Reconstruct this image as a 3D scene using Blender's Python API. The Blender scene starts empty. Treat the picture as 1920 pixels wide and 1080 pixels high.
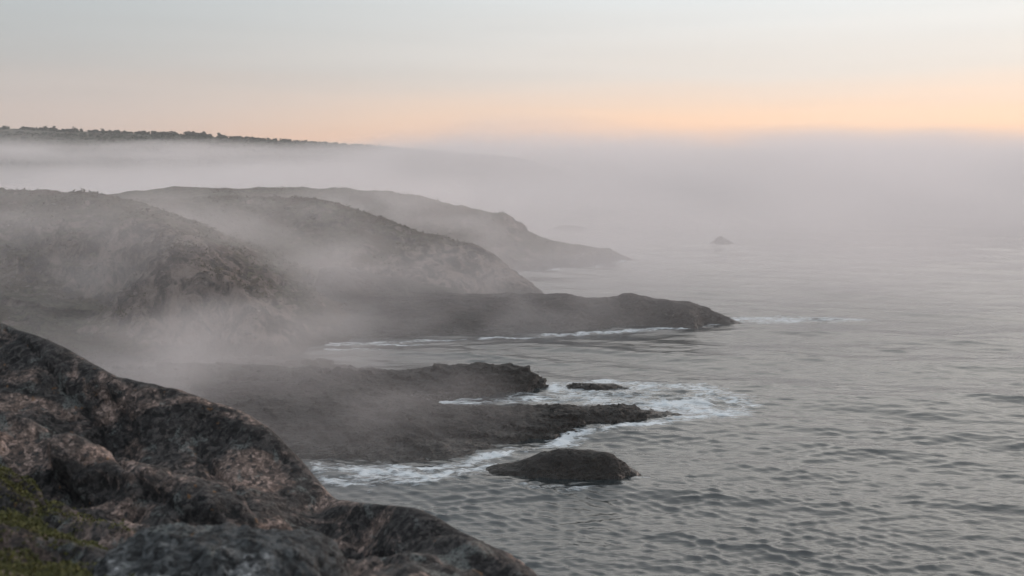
import bpy, math, random
import numpy as np

# ------------------------------------------------------------------ camera, sky, sun, exposure
scene = bpy.context.scene
col = scene.collection
R = math.radians

cam_data = bpy.data.cameras.new("camera")
cam_data.sensor_width = 36.0
cam_data.lens = 35.0
cam_data.clip_start = 0.1
cam_data.clip_end = 20000.0
cam_data.dof.use_dof = True
cam_data.dof.focus_distance = 130.0
cam_data.dof.aperture_fstop = 2.1
cam = bpy.data.objects.new("camera", cam_data)
cam.location = (0.0, 0.0, 30.0)
cam.rotation_euler = (R(90.0 - 8.169), 0.0, 0.0)
col.objects.link(cam)
scene.camera = cam

SUN_AZ = 52.0      # degrees to the right of the view axis
SUN_EL = 9.0
world = bpy.data.worlds.new("World")
scene.world = world
world.use_nodes = True
wt = world.node_tree
wt.nodes.clear()


def N(tree, kind, **kw):
    n = tree.nodes.new(kind)
    for k, v in kw.items():
        setattr(n, k, v)
    return n


def math_node(tree, op, a, b=None, c=None, clamp=False):
    n = N(tree, "ShaderNodeMath", operation=op, use_clamp=clamp)
    for i, v in enumerate((a, b, c)):
        if v is None:
            continue
        if isinstance(v, (int, float)):
            n.inputs[i].default_value = v
        else:
            tree.links.new(v, n.inputs[i])
    return n.outputs[0]


def maprange(tree, v, a, b, c=0.0, d=1.0, smooth=True):
    n = N(tree, "ShaderNodeMapRange", interpolation_type='SMOOTHSTEP' if smooth else 'LINEAR')
    tree.links.new(v, n.inputs[0])
    for i, q in enumerate((a, b, c, d)):
        n.inputs[i + 1].default_value = q
    return n.outputs[0]


def mixc(tree, fac, a, b, blend='MIX'):
    n = N(tree, "ShaderNodeMix", data_type='RGBA', blend_type=blend)
    if isinstance(fac, (int, float)):
        n.inputs[0].default_value = fac
    else:
        tree.links.new(fac, n.inputs[0])
    for sock, v in ((n.inputs[6], a), (n.inputs[7], b)):
        if isinstance(v, (tuple, list)):
            sock.default_value = (*v, 1.0) if len(v) == 3 else v
        else:
            tree.links.new(v, sock)
    return n.outputs[2]


def ramp(tree, fac, stops, interp='EASE'):
    n = N(tree, "ShaderNodeValToRGB")
    n.color_ramp.interpolation = interp
    els = n.color_ramp.elements
    while len(els) < len(stops):
        els.new(0.5)
    for e, (p, c) in zip(els, stops):
        e.position = p
        e.color = (*c, 1.0) if len(c) == 3 else c
    tree.links.new(fac, n.inputs[0])
    return n.outputs[0]


# evening sky: a thin high veil over a low sun; warm band along the horizon, brighter towards the sun
tc = N(wt, "ShaderNodeTexCoord")
sep = N(wt, "ShaderNodeSeparateXYZ")
wt.links.new(tc.outputs["Generated"], sep.inputs[0])
elev = math_node(wt, 'MULTIPLY', math_node(wt, 'ARCSINE', sep.outputs[2]), 180 / math.pi)   # degrees
# faint level cloud streaks bend the band a little
mapn = N(wt, "ShaderNodeMapping")
mapn.inputs["Scale"].default_value = (2.2, 2.2, 26.0)
wt.links.new(tc.outputs["Generated"], mapn.inputs[0])
sn = N(wt, "ShaderNodeTexNoise")
sn.inputs["Scale"].default_value = 1.0
sn.inputs["Detail"].default_value = 3.0
wt.links.new(mapn.outputs[0], sn.inputs[0])
wob = math_node(wt, 'MULTIPLY_ADD', sn.outputs[0], 2.0, -1.0)
elev2 = math_node(wt, 'ADD', elev, wob)
e01 = math_node(wt, 'DIVIDE', elev2, 90.0, clamp=True)
# away from the sun
cool = ramp(wt, e01, [(0.0, (0.55, 0.43, 0.375)), (0.022, (0.53, 0.45, 0.41)), (0.05, (0.45, 0.445, 0.435)),
                      (0.09, (0.42, 0.46, 0.475)), (0.30, (0.54, 0.61, 0.67)), (1.0, (0.66, 0.72, 0.78))], 'LINEAR')
# towards the sun
warm = ramp(wt, e01, [(0.0, (1.16, 0.66, 0.37)), (0.018, (1.06, 0.71, 0.47)), (0.045, (0.82, 0.745, 0.675)),
                      (0.09, (0.76, 0.79, 0.795)), (0.12, (0.92, 0.93, 0.92)), (0.17, (1.65, 1.56, 1.45)), (0.30, (1.35, 1.32, 1.27)),
                      (0.55, (0.84, 0.88, 0.90)), (1.0, (0.66, 0.72, 0.78))], 'LINEAR')
sx, sy = math.sin(R(SUN_AZ)), math.cos(R(SUN_AZ))
hlen = math_node(wt, 'SQRT', math_node(wt, 'SUBTRACT', 1.0001, math_node(wt, 'MULTIPLY', sep.outputs[2], sep.outputs[2])))
dsun = math_node(wt, 'DIVIDE', math_node(wt, 'ADD', math_node(wt, 'MULTIPLY', sep.outputs[0], sx),
                                         math_node(wt, 'MULTIPLY', sep.outputs[1], sy)), hlen)
toward = maprange(wt, dsun, 0.12, 0.97)
veil = mixc(wt, toward, cool, warm)
sn2 = N(wt, "ShaderNodeTexNoise")
sn2.inputs["Scale"].default_value = 1.0
sn2.inputs["Detail"].default_value = 4.0
mp2 = N(wt, "ShaderNodeMapping")
mp2.inputs["Scale"].default_value = (1.6, 1.6, 34.0)
mp2.inputs["Rotation"].default_value = (R(0.8), R(0.8), 0)
wt.links.new(tc.outputs["Generated"], mp2.inputs[0])
wt.links.new(mp2.outputs[0], sn2.inputs[0])
band = N(wt, "ShaderNodeCombineColor")
bv = maprange(wt, sn2.outputs[0], 0.3, 0.7, 0.97, 1.025)
for k_ in range(3):
    wt.links.new(bv, band.inputs[k_])
veil = mixc(wt, 1.0, veil, band.outputs[0], 'MULTIPLY')
sky = N(wt, "ShaderNodeTexSky", sky_type='NISHITA', sun_disc=False)
sky.sun_elevation = R(SUN_EL)
sky.sun_rotation = R(SUN_AZ)
sky.air_density = 1.0
sky.dust_density = 4.0
skyd = mixc(wt, 1.0, sky.outputs[0], (0.06, 0.06, 0.06), 'MULTIPLY')
total = mixc(wt, 0.95, skyd, veil)
bg = N(wt, "ShaderNodeBackground")
bg.inputs[1].default_value = 1.0
wo = N(wt, "ShaderNodeOutputWorld")
wt.links.new(total, bg.inputs[0])
wt.links.new(bg.outputs[0], wo.inputs[0])

sun_data = bpy.data.lights.new("sun", 'SUN')
sun_data.energy = 1.3
sun_data.angle = R(10.0)
sun_data.color = (1.0, 0.78, 0.68)
sun = bpy.data.objects.new("sun", sun_data)
az, el = R(SUN_AZ), R(SUN_EL)
sun.rotation_euler = (R(90.0) - el, 0.0, math.pi - az)
sun.location = (200, 200, 60)
col.objects.link(sun)

vs = scene.view_settings
vs.view_transform = 'Standard'
vs.look = 'None'
vs.exposure = 0.24
vs.gamma = 1.0
vs.use_curve_mapping = False
scene.render.engine = 'CYCLES'
cy = scene.cycles
cy.max_bounces = 12
cy.diffuse_bounces = 2
cy.glossy_bounces = 2
cy.transmission_bounces = 2
cy.transparent_max_bounces = 8
cy.volume_bounces = 7
cy.volume_step_rate = 1.0
cy.volume_max_steps = 256
cy.use_adaptive_sampling = True
cy.adaptive_threshold = 0.025
cy.use_denoising = True
try:
    cy.denoiser = 'OPENIMAGEDENOISE'
except Exception:
    pass

# ------------------------------------------------------------------ helpers
rng = np.random.default_rng(7)
PERM = np.concatenate([rng.permutation(256)] * 3).astype(np.int32)
_g = rng.normal(size=(256, 3))
GRAD = (_g / np.linalg.norm(_g, axis=1)[:, None]).astype(np.float32)
GX, GY, GZ = (np.ascontiguousarray(GRAD[:, k]) for k in range(3))


def perlin(x, y, z):
    x, y, z = (np.asarray(q, dtype=np.float32) for q in (x, y, z))
    xi, yi, zi = np.floor(x).astype(np.int32), np.floor(y).astype(np.int32), np.floor(z).astype(np.int32)
    xf, yf, zf = x - xi, y - yi, z - zi
    xi &= 255; yi &= 255; zi &= 255
    u, v, w = (t * t * t * (t * (t * 6 - 15) + 10) for t in (xf, yf, zf))
    res = 0.0
    for dx in (0, 1):
        wx = u if dx else 1 - u
        for dy in (0, 1):
            wy = v if dy else 1 - v
            for dz in (0, 1):
                wz = w if dz else 1 - w
                g = PERM[PERM[PERM[xi + dx] + yi + dy] + zi + dz]
                res = res + wx * wy * wz * (GX[g] * (xf - dx) + GY[g] * (yf - dy) + GZ[g] * (zf - dz))
    return res * 1.6


def fbm(x, y, z, scale, octaves=4, gain=0.5, ridged=False):
    s = 0.0
    a = 1.0
    f = 1.0 / scale
    for o in range(octaves):
        n = perlin(x * f + 17.3 * o, y * f - 9.1 * o, z * f + 4.7 * o)
        if ridged:
            n = 0.55 - 2.0 * np.abs(n)
        s = s + a * n
        a *= gain
        f *= 2.03
    return s


def surface(pts, soft):
    """smooth height surface through scattered (x, y, z) points"""
    P = np.array(pts, float)
    n = len(P)
    d = np.sqrt(((P[:, None, :2] - P[None, :, :2]) ** 2).sum(-1) + soft * soft)
    A = np.zeros((n + 1, n + 1))
    A[:n, :n] = d + np.eye(n) * -0.02 * soft
    A[:n, n] = 1
    A[n, :n] = 1
    sol = np.linalg.solve(A, np.concatenate([P[:, 2], [0]]))

    def ev(x, y):
        r = np.full(x.shape, sol[n])
        for i in range(n):
            r += sol[i] * np.sqrt((x - P[i, 0]) ** 2 + (y - P[i, 1]) ** 2 + soft * soft)
        return r
    return ev


def link(name, me, mat=None, parent=None, kind=None, label=None, cat=None, group=None):
    o = bpy.data.objects.new(name, me)
    col.objects.link(o)
    if mat is not None:
        me.materials.append(mat)
    if parent is not None:
        o.parent = parent
    tag(o, label, cat, group, kind)
    return o


def tag(o, label=None, cat=None, group=None, kind=None):
    for k, v in (("label", label), ("category", cat), ("group", group), ("kind", kind)):
        if v:
            o[k] = v


def mesh_from(name, co, faces, smooth=True):
    """co (n,3); faces (m,k) with one k"""
    me = bpy.data.meshes.new(name)
    m, k = faces.shape
    me.vertices.add(len(co))
    me.vertices.foreach_set("co", np.ascontiguousarray(co, dtype=np.float32).ravel())
    me.loops.add(m * k)
    me.loops.foreach_set("vertex_index", np.ascontiguousarray(faces, dtype=np.int32).ravel())
    me.polygons.add(m)
    me.polygons.foreach_set("loop_start", np.arange(0, m * k, k, dtype=np.int32))
    me.polygons.foreach_set("use_smooth", np.full(m, smooth))
    me.update(calc_edges=True)
    return me


def grid_faces(nu, nv, keep=None):
    i = np.arange(nu * nv).reshape(nu, nv)
    f = np.stack([i[:-1, :-1], i[1:, :-1], i[1:, 1:], i[:-1, 1:]], -1).reshape(-1, 4)
    if keep is not None:
        k = keep.reshape(-1)
        f = f[k[f].any(1)]
    return f


def grid_normals(X, Y, Z):
    P = np.stack([X, Y, Z], -1)
    n = np.cross(np.gradient(P, axis=0), np.gradient(P, axis=1))
    n /= np.linalg.norm(n, axis=-1, keepdims=True) + 1e-9
    n *= np.where(n[..., 2:3] < 0, -1, 1)
    return n


def compact(co, f):
    used = np.zeros(len(co), bool)
    used[f] = True
    idx = np.cumsum(used) - 1
    return co[used], idx[f]


def seg_dist(px, py, line):
    d = np.full(px.shape, 1e9)
    for (ax, ay), (bx, by) in zip(line[:-1], line[1:]):
        vx, vy = bx - ax, by - ay
        tt = np.clip(((px - ax) * vx + (py - ay) * vy) / (vx * vx + vy * vy), 0, 1)
        d = np.minimum(d, np.hypot(px - ax - tt * vx, py - ay - tt * vy))
    return d


def landmass(name, pts, box, step, soft, rough, sea_cut=-1.6, detail=1.0, strata=0.0, dirv=(1.0, 0.0), terrace=0.0, bare=None):
    """terrain sheet: smooth surface through the points, eroded by ridged noise, then pushed along its normals"""
    x0, x1, y0, y1 = box
    nx, ny = int((x1 - x0) / step), int((y1 - y0) / step)
    X, Y = np.meshgrid(np.linspace(x0, x1, nx), np.linspace(y0, y1, ny), indexing='ij')
    ev = surface(pts, soft)
    wx = fbm(X, Y, X * 0 + 3.3, 9 * rough, 3) * 0.7 * rough
    wy = fbm(X, Y, X * 0 + 8.1, 9 * rough, 3) * 0.7 * rough
    Z = ev(X + wx, Y + wy)
    h = np.clip((Z + 0.6) / 1.5, 0, 1)
    Z = Z + h * rough * (0.35 * fbm(X, Y, Z * 0.5, 7 * rough, 5, 0.55, True) - 0.1)
    if terrace:
        tz = (Z + 0.10 * X - 0.06 * Y) / (0.8 * rough) + 0.5 * fbm(X, Y, X * 0 + 12, 3.0 * rough, 3)
        fr = tz - np.floor(tz)
        st = np.clip((fr - 0.5) / 0.42, 0, 1)
        Z = Z + h * terrace * 0.8 * rough * (st * st * (3 - 2 * st) - fr)
    n = grid_normals(X, Y, Z)
    steep = 1 - n[..., 2]
    d = fbm(X, Y, Z, 2.6 * rough, 5, 0.58, True) * 0.22 + fbm(X, Y, Z, 0.9 * rough, 3, 0.6) * 0.16
    d = d + 0.11 * fbm(X, Y, Z, 0.5 * rough, 3, 0.6, True) - 0.08
    a, b = dirv
    s = fbm((X * a + Y * b) * 0.25 + Z * 0.3, (X * b - Y * a), Z * 1.6, 1.7 * rough, 4, 0.6, True) * strata
    d = (d + s) * rough * detail * (0.35 + 1.1 * np.clip(steep * 2.2, 0, 1)) * np.clip((Z + 1.5) / 1.5, 0.2, 1)
    X2, Y2, Z2 = X + n[..., 0] * d, Y + n[..., 1] * d, Z + n[..., 2] * d
    co = np.stack([X2, Y2, Z2], -1).reshape(-1, 3)
    f = grid_faces(nx, ny, (Z2 > sea_cut))
    co2, f = compact(co, f)
    me = mesh_from(name, co2, f)
    if bare is not None:
        b_ = np.exp(-(seg_dist(co2[:, 0], co2[:, 1], bare) / 8.0) ** 2)
        me.attributes.new("bare", 'FLOAT', 'POINT').data.foreach_set("value", b_.astype(np.float32))
    return me, (X2, Y2, Z2, n)


# ------------------------------------------------------------------ materials
def mul(t, *a):
    r_ = a[0]
    for b in a[1:]:
        r_ = math_node(t, 'MULTIPLY', r_, b)
    return r_


def new_mat(name):
    m = bpy.data.materials.new(name)
    m.use_nodes = True
    m.node_tree.nodes.clear()
    out = N(m.node_tree, "ShaderNodeOutputMaterial")
    return m, m.node_tree, out


def noise(t, vec, scale, detail=4.0, rough=0.55, dist=0.0, mapping=None, kind='noise'):
    if mapping is not None:
        mp = N(t, "ShaderNodeMapping")
        mp.inputs["Scale"].default_value = mapping[:3]
        if len(mapping) > 3:
            mp.inputs["Rotation"].default_value = mapping[3]
        t.links.new(vec, mp.inputs[0])
        vec = mp.outputs[0]
    if kind == 'noise':
        n = N(t, "ShaderNodeTexNoise")
        n.inputs["Detail"].default_value = detail
        n.inputs["Roughness"].default_value = rough
        n.inputs["Distortion"].default_value = dist
    else:
        n = N(t, "ShaderNodeTexVoronoi")
        if kind == 'edge':
            n.feature = 'DISTANCE_TO_EDGE'
    n.inputs["Scale"].default_value = scale
    t.links.new(vec, n.inputs["Vector"])
    return n.outputs[0]


def bump(t, height, strength, distance, normal=None):
    b = N(t, "ShaderNodeBump")
    b.inputs["Strength"].default_value = strength
    b.inputs["Distance"].default_value = distance
    t.links.new(height, b.inputs["Height"])
    if normal is not None:
        t.links.new(normal, b.inputs["Normal"])
    return b.outputs[0]


def principled(t, out, color, rough=0.8, normal=None, spec=0.3):
    p = N(t, "ShaderNodeBsdfPrincipled")
    if isinstance(color, (tuple, list)):
        p.inputs["Base Color"].default_value = (*color, 1)
    else:
        t.links.new(color, p.inputs["Base Color"])
    if isinstance(rough, (int, float)):
        p.inputs["Roughness"].default_value = rough
    else:
        t.links.new(rough, p.inputs["Roughness"])
    p.inputs["Specular IOR Level"].default_value = spec
    if normal is not None:
        t.links.new(normal, p.inputs["Normal"])
    t.links.new(p.outputs[0], out.inputs[0])
    return p


def granite_mat(name, pink, moss_at=None, grey=False):
    m, t, out = new_mat(name)
    tcn = N(t, "ShaderNodeTexCoord")
    v = tcn.outputs["Object"]
    grain = noise(t, v, 55.0, 5, 0.65)
    wv = N(t, "ShaderNodeTexNoise")
    wv.inputs["Scale"].default_value = 7.0
    wv.inputs["Detail"].default_value = 4.0
    t.links.new(v, wv.inputs["Vector"])
    vm = N(t, "ShaderNodeVectorMath", operation='MULTIPLY_ADD')
    t.links.new(wv.outputs["Color"], vm.inputs[0])
    vm.inputs[1].default_value = (0.16, 0.16, 0.16)
    t.links.new(v, vm.inputs[2])
    vo = N(t, "ShaderNodeTexVoronoi")
    vo.inputs["Scale"].default_value = 24.0
    t.links.new(vm.outputs[0], vo.inputs["Vector"])
    vsep = N(t, "ShaderNodeSeparateColor")
    t.links.new(vo.outputs["Color"], vsep.inputs[0])
    clast = math_node(t, 'MULTIPLY_ADD', vsep.outputs[0], 0.34, math_node(t, 'MULTIPLY', noise(t, v, 24.0, 4, 0.6, 0.6), 0.66))
    patch = noise(t, v, 1.0, 6, 0.64, 0.9, mapping=(1.0, 1.8, 2.0, (0, 0, R(-42))))
    patch2 = noise(t, v, 3.6, 5, 0.62, 0.7)
    base = ramp(t, clast, [(0.30, (0.035, 0.035, 0.037)), (0.44, tuple(c * 0.55 for c in pink)), (0.58, pink),
                           (0.72, tuple(min(1, c * 2.1) for c in pink))], 'LINEAR')
    base = mixc(t, 0.55, base, ramp(t, grain, [(0.32, (0.10, 0.10, 0.11)), (0.5, (0.5, 0.48, 0.47)), (0.68, (0.95, 0.9, 0.88))], 'LINEAR'), 'OVERLAY')
    # dark crustose lichen and weathering
    dark = maprange(t, patch, 0.40, 0.52)
    dk = mixc(t, maprange(t, clast, 0.35, 0.65), (0.0045, 0.005, 0.006), (0.024, 0.028, 0.031))
    base = mixc(t, math_node(t, 'MULTIPLY', dark, 0.86), base, dk)
    # pale grey green lichen rosettes, orange specks
    pale = math_node(t, 'MULTIPLY', maprange(t, patch2, 0.57, 0.64), maprange(t, grain, 0.40, 0.56))
    base = mixc(t, math_node(t, 'MULTIPLY', pale, 0.75), base, (0.15, 0.16, 0.155))
    spk = noise(t, v, 9.0, 3, 0.6)
    base = mixc(t, math_node(t, 'MULTIPLY', maprange(t, spk, 0.67, 0.73), 0.6), base, (0.18, 0.09, 0.035))
    hgt = math_node(t, 'ADD', math_node(t, 'MULTIPLY', clast, 0.7), math_node(t, 'MULTIPLY', grain, 0.35))
    cr = noise(t, v, 5.0, 4, 0.6, 0.5)
    nb = bump(t, hgt, 0.9, 0.03, bump(t, cr, 0.6, 0.05))
    principled(t, out, base, 0.82, nb, 0.25)
    return m


def shore_mat(name, c0, c1, c2, wet_z=1.0, scale=1.0):
    """dark sea worn rock, glossier and darker where the swell keeps it wet"""
    m, t, out = new_mat(name)
    tcn = N(t, "ShaderNodeTexCoord")
    v = tcn.outputs["Object"]
    a = noise(t, v, 0.35 * scale, 6, 0.62, 0.6)
    b = noise(t, v, 2.4 * scale, 5, 0.62, 0.4)
    c = mixc(t, maprange(t, a, 0.36, 0.62), c0, c1)
    c = mixc(t, math_node(t, 'MULTIPLY', maprange(t, b, 0.55, 0.72), 0.7), c, c2)
    sp = N(t, "ShaderNodeSeparateXYZ")
    t.links.new(v, sp.inputs[0])
    zz = math_node(t, 'ADD', sp.outputs[2], math_node(t, 'MULTIPLY_ADD', a, 1.6, -0.8))
    wet = maprange(t, zz, 0.15, wet_z, 1.0, 0.0)
    c = mixc(t, math_node(t, 'MULTIPLY', wet, 0.6), c, (0.012, 0.012, 0.011))
    rg = maprange(t, wet, 0, 1, 0.75, 0.28)
    nb = bump(t, b, 1.0, 0.40, bump(t, noise(t, v, 0.9 * scale, 4, 0.6, 0.5, mapping=(1, 1, 2.6)), 1.0, 1.0))
    principled(t, out, c, rg, nb, 0.35)
    return m


def heath_mat(name):
    """headland: heath and grass on the gentle ground, bare pinkish rock where it is steep"""
    m, t, out = new_mat(name)
    tcn = N(t, "ShaderNodeTexCoord")
    v = tcn.outputs["Object"]
    geo = N(t, "ShaderNodeNewGeometry")
    sp = N(t, "ShaderNodeSeparateXYZ")
    t.links.new(geo.outputs["Normal"], sp.inputs[0])
    a = noise(t, v, 0.12, 6, 0.6, 0.5)
    b = noise(t, v, 0.9, 5, 0.65, 0.4)
    f = noise(t, v, 3.2, 4, 0.65)
    grass = mixc(t, maprange(t, b, 0.38, 0.62), (0.034, 0.036, 0.026), (0.130, 0.124, 0.086))
    grass = mixc(t, maprange(t, a, 0.45, 0.65), grass, (0.085, 0.062, 0.046))
    b2 = noise(t, v, 0.30, 7, 0.66, 0.8, mapping=(1, 1, 0.6))
    rock = mixc(t, maprange(t, b2, 0.40, 0.62), (0.030, 0.028, 0.028), (0.26, 0.21, 0.188))
    rock = mixc(t, math_node(t, 'MULTIPLY', maprange(t, f, 0.54, 0.70), 0.5), rock, (0.30, 0.25, 0.23))
    k = math_node(t, 'ADD', sp.outputs[2], math_node(t, 'MULTIPLY_ADD', b, 0.7, -0.35))
    k = math_node(t, 'ADD', k, math_node(t, 'MULTIPLY_ADD', a, 0.6, -0.3))
    k = math_node(t, 'SUBTRACT', k, math_node(t, 'MULTIPLY', N(t, "ShaderNodeAttribute", attribute_name="bare").outputs["Fac"], 0.45))
    c = mixc(t, maprange(t, k, 0.66, 0.86), rock, grass)
    so = N(t, "ShaderNodeSeparateXYZ")
    t.links.new(v, so.inputs[0])
    zz = math_node(t, 'ADD', so.outputs[2], math_node(t, 'MULTIPLY_ADD', a, 4.0, -2.0))
    c = mixc(t, maprange(t, zz, 0.5, 2.6, 0.85, 0.0), c, (0.022, 0.020, 0.018))
    nb = bump(t, f, 1.0, 0.30, bump(t, b, 0.8, 1.0, bump(t, b2, 0.9, 2.5)))
    principled(t, out, c, 0.88, nb, 0.2)
    return m


def leaf_mat(name, c0, c1):
    m, t, out = new_mat(name)
    tcn = N(t, "ShaderNodeTexCoord")
    geo = N(t, "ShaderNodeNewGeometry")
    c = mixc(t, geo.outputs["Random Per Island"], c0, c1)
    principled(t, out, c, 0.75, None, 0.2)
    return m


M_granite = granite_mat("pink granite", (0.165, 0.125, 0.110))
M_greyrock = granite_mat("grey granite", (0.21, 0.215, 0.22))
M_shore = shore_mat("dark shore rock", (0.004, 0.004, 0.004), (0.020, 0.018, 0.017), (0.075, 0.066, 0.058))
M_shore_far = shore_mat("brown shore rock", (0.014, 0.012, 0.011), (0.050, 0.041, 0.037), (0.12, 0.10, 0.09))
M_heath = heath_mat("heath and rock")
M_scrub = leaf_mat("scrub", (0.030, 0.030, 0.016), (0.085, 0.068, 0.038))
M_moss = leaf_mat("moss", (0.036, 0.038, 0.013), (0.098, 0.094, 0.030))
M_pine = leaf_mat("pine needles", (0.018, 0.026, 0.016), (0.050, 0.060, 0.034))
M_bark = leaf_mat("bark", (0.05, 0.04, 0.03), (0.07, 0.055, 0.045))
M_stone = leaf_mat("stone", (0.06, 0.052, 0.048), (0.20, 0.17, 0.155))

# ------------------------------------------------------------------ control points of the land (metres)
OUT_CREST = [(-9.66,13,28.63),(-7.53,12,28.34),(-5.74,11,28.03),(-5.02,10.7,27.82),(-4.44,10.4,27.64),(-3.98,10.2,27.47),(-3.46,10,27.43),(-2.92,9.8,27.32),(-2.57,9.7,27.22),(-2.31,9.5,27.18),(-2.06,9.3,27.02),(-1.87,9.1,26.9),(-1.66,8.9,26.72),(-1.49,8.6,26.81),(-1.3,8.3,26.92),(-1.0,8.1,26.98),(-0.71,7.9,26.97),(-0.47,7.7,26.93),(-0.26,7.5,26.92),(-0.08,7.3,26.85),(0.08,7.1,26.74),(0.35,6.8,26.54),(0.86,6.2,26.37)]
OUT_IN = [(-5.6,10.7,27.87),(-5.36,10.2,27.63),(-5.07,9.6,27.45),(-4.61,8.7,27.49),(-4.53,8.5,27.21),(-4.07,7.6,27.28),(-3.34,6.2,27.53),(-2.6,4.8,27.83),(-4.55,10.0,27.57),(-4.4,9.6,27.28),(-3.86,8.4,27.42),(-3.79,8.2,27.09),(-3.16,6.8,27.31),(-3.76,9.6,27.28),(-3.82,9.5,26.99),(-3.16,8.0,27.26),(-3.1,7.8,26.96),(-2.75,6.9,27.19),(-3.27,9.2,27.03),(-2.8,7.85,27.17),(-2.88,9.3,27.16),(-2.74,8.8,26.96),(-2.41,7.7,27.11),(-2.36,7.5,26.92),(-2.14,6.8,27.11),(-2.2,9.0,26.99),(-2.09,8.5,26.91),(-1.92,7.8,26.96),(-1.88,7.6,26.73),(-1.66,6.7,26.95),(-1.73,8.6,26.74),(-1.66,8.2,26.64),(-1.56,7.7,26.59),(-1.17,8.0,26.76),(-1.11,7.6,26.66),(-0.46,7.4,26.78),(-6.67,10.5,27.56),(-4.84,7.5,27.41),(-3.01,4.6,27.92),(-1.76,3.2,28.23),(-1.21,3.2,28.23),(-0.67,4.5,27.51),(0.12,5.2,27.12),(-5.69,7,27.58),(-9.13,11.5,27.97)]
B = [(-4.6,89.5,-0.4),(-2.7,88.0,-0.4),(-0.5,86.9,-0.4),(1.9,86.3,-0.4),(4.3,85.9,-0.4),(6.7,85.7,-0.4),(9.1,86.0,-0.4),(10.9,86.9,-0.4),(12.1,88.3,-0.4),(-2.21,88.2,0.05),(-0.49,88.5,0.51),(1.23,88.6,1.09),(3.93,88.6,2.0),(6.37,88.4,2.42),(8.78,88,2.19),(10.22,87.6,0.91),(11.15,87.2,0.29),(1.94,87.4,1.03),(6.75,86.8,1.57),(9.62,86.6,1.04),(-5.5,90.5,-0.6),(0,92.3,-0.6),(6,92.5,-0.6),(11,91,-0.6),(13.5,88.5,-0.8),(-8,86,-1.5),(4,80,-3),(16,84,-3),(15,95,-3),(-6,96,-3),(-11,89,-3)]
C = [(20.9,111.5,-0.4),(18.8,110.1,-0.4),(14.7,106.2,-0.4),(7.9,102.5,-0.4),(2.2,99.1,-0.4),(-1.6,95.9,-0.4),(-4.7,93.5,-0.4),(-13.3,92.2,-0.4),(-18.6,92.8,-0.4),(-28.9,92.8,-0.4),(-39.7,94.2,-0.4),(18.62,109,0.16),(14.34,108.5,0.72),(10.65,107.5,1.3),(7.07,107,1.43),(2.35,106.5,1.5),(-1.75,106,1.64),(-6.42,106,1.58),(-11.56,105,2.08),(-17.91,105,2.26),(-27.07,107,2.16),(-39.88,110,2.31),(14.65,106.3,0.53),(9.84,105,1.01),(6.82,103,1.16),(2.24,101.5,1.0),(-1.66,100,0.86),(-5.96,98,0.88),(-12.75,96,0.65),(-19.13,96,0.65),(-30.04,97,0.9),(-41.96,100,1.14),(19,113,-0.5),(14,113.8,-0.6),(8,114,-0.6),(0,114,-0.6),(-7,114,-0.5),(-13,116,1.2),(-20,118,3),(-40,120,4),(26,110,-1.2),(24,104,-2),(10,96,-3),(-10,86,-3),(-30,84,-3),(-50,88,-3),(12,118,-1.5),(0,118,-1.5)]
D = [(4.9,122.9,-0.4),(2.8,119.9,-0.4),(-0.6,118.1,-0.4),(-3.9,116.8,-0.4),(-7.6,115.8,-0.4),(3.65,121,0.69),(2.66,121.5,1.87),(0.0,122.2,2.8),(-4.02,122.5,2.94),(-8.71,122.5,2.73),(-13.47,123,2.07),(-18.26,123.5,1.96),(-24.8,126,2.66),(-32.68,130,2.01),(-39.25,133,1.51),(-51.61,133,1.36),(1.31,119.5,1.26),(-3.89,118,1.16),(-7.74,117.5,0.75),(-12.85,117,0.54),(-18.14,118,0.96),(-23.51,119,1.04),(-33.83,121,1.24),(-47.45,122,1.68),(5,124,-0.6),(1,127,-0.7),(-5,128,-0.7),(-12,128.5,-0.7),(-19,129.5,-0.5),(-26,133,-0.4),(-12,115,1),(-20,113.5,1.5),(-35,113,1.5),(-55,113,1),(9,121,-2.5),(4,132,-3),(-10,134,-3),(2,114,-2),(-4,112,-1.5),(-14,109,-1),(-40,106,-1)]
E = [(5.1,122.4,-0.4),(6.6,120.7,-0.4),(9.8,119.4,-0.4),(13.2,119.9,-0.4),(15.3,121.3,-0.4),(7.29,120.8,0.47),(9.94,120.8,0.74),(12.58,120.7,0.63),(13.87,120.3,0.32),(9.84,119.5,0.38),(6,122.5,-0.5),(10,123,-0.6),(14.5,121.8,-0.6),(3.5,120.5,-1.5),(17,120,-1.5),(10,115.5,-2),(10,127,-2)]
F = [(38.4,172.2,-0.4),(35.9,169.1,-0.4),(32.9,165.5,-0.4),(21.2,162.1,-0.4),(3.5,158.8,-0.4),(-13.5,154.3,-0.4),(-26.6,152.2,-0.4),(-32.5,148.9,-0.4),(36.84,168.6,0.52),(35.41,168,1.37),(33.55,168,2.38),(29.32,169,3.61),(20.2,169.5,4.65),(8.28,170,4.85),(0.0,171,4.61),(-10.31,173,4.03),(-24.24,172,3.43),(31.37,165,1.61),(21.5,165,2.24),(7.97,163,2.31),(-5.27,161.5,2.03),(-18.04,158,1.68),(-28.69,155,0.93),(38,173,-0.6),(30,177,-0.7),(15,180,-0.6),(2,182,-0.5),(-10,184,3),(-30,175,8),(45,170,-2.5),(36,158,-3),(20,154,-3),(-5,148,-3),(-28,143,-2),(20,188,-3)]
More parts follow.
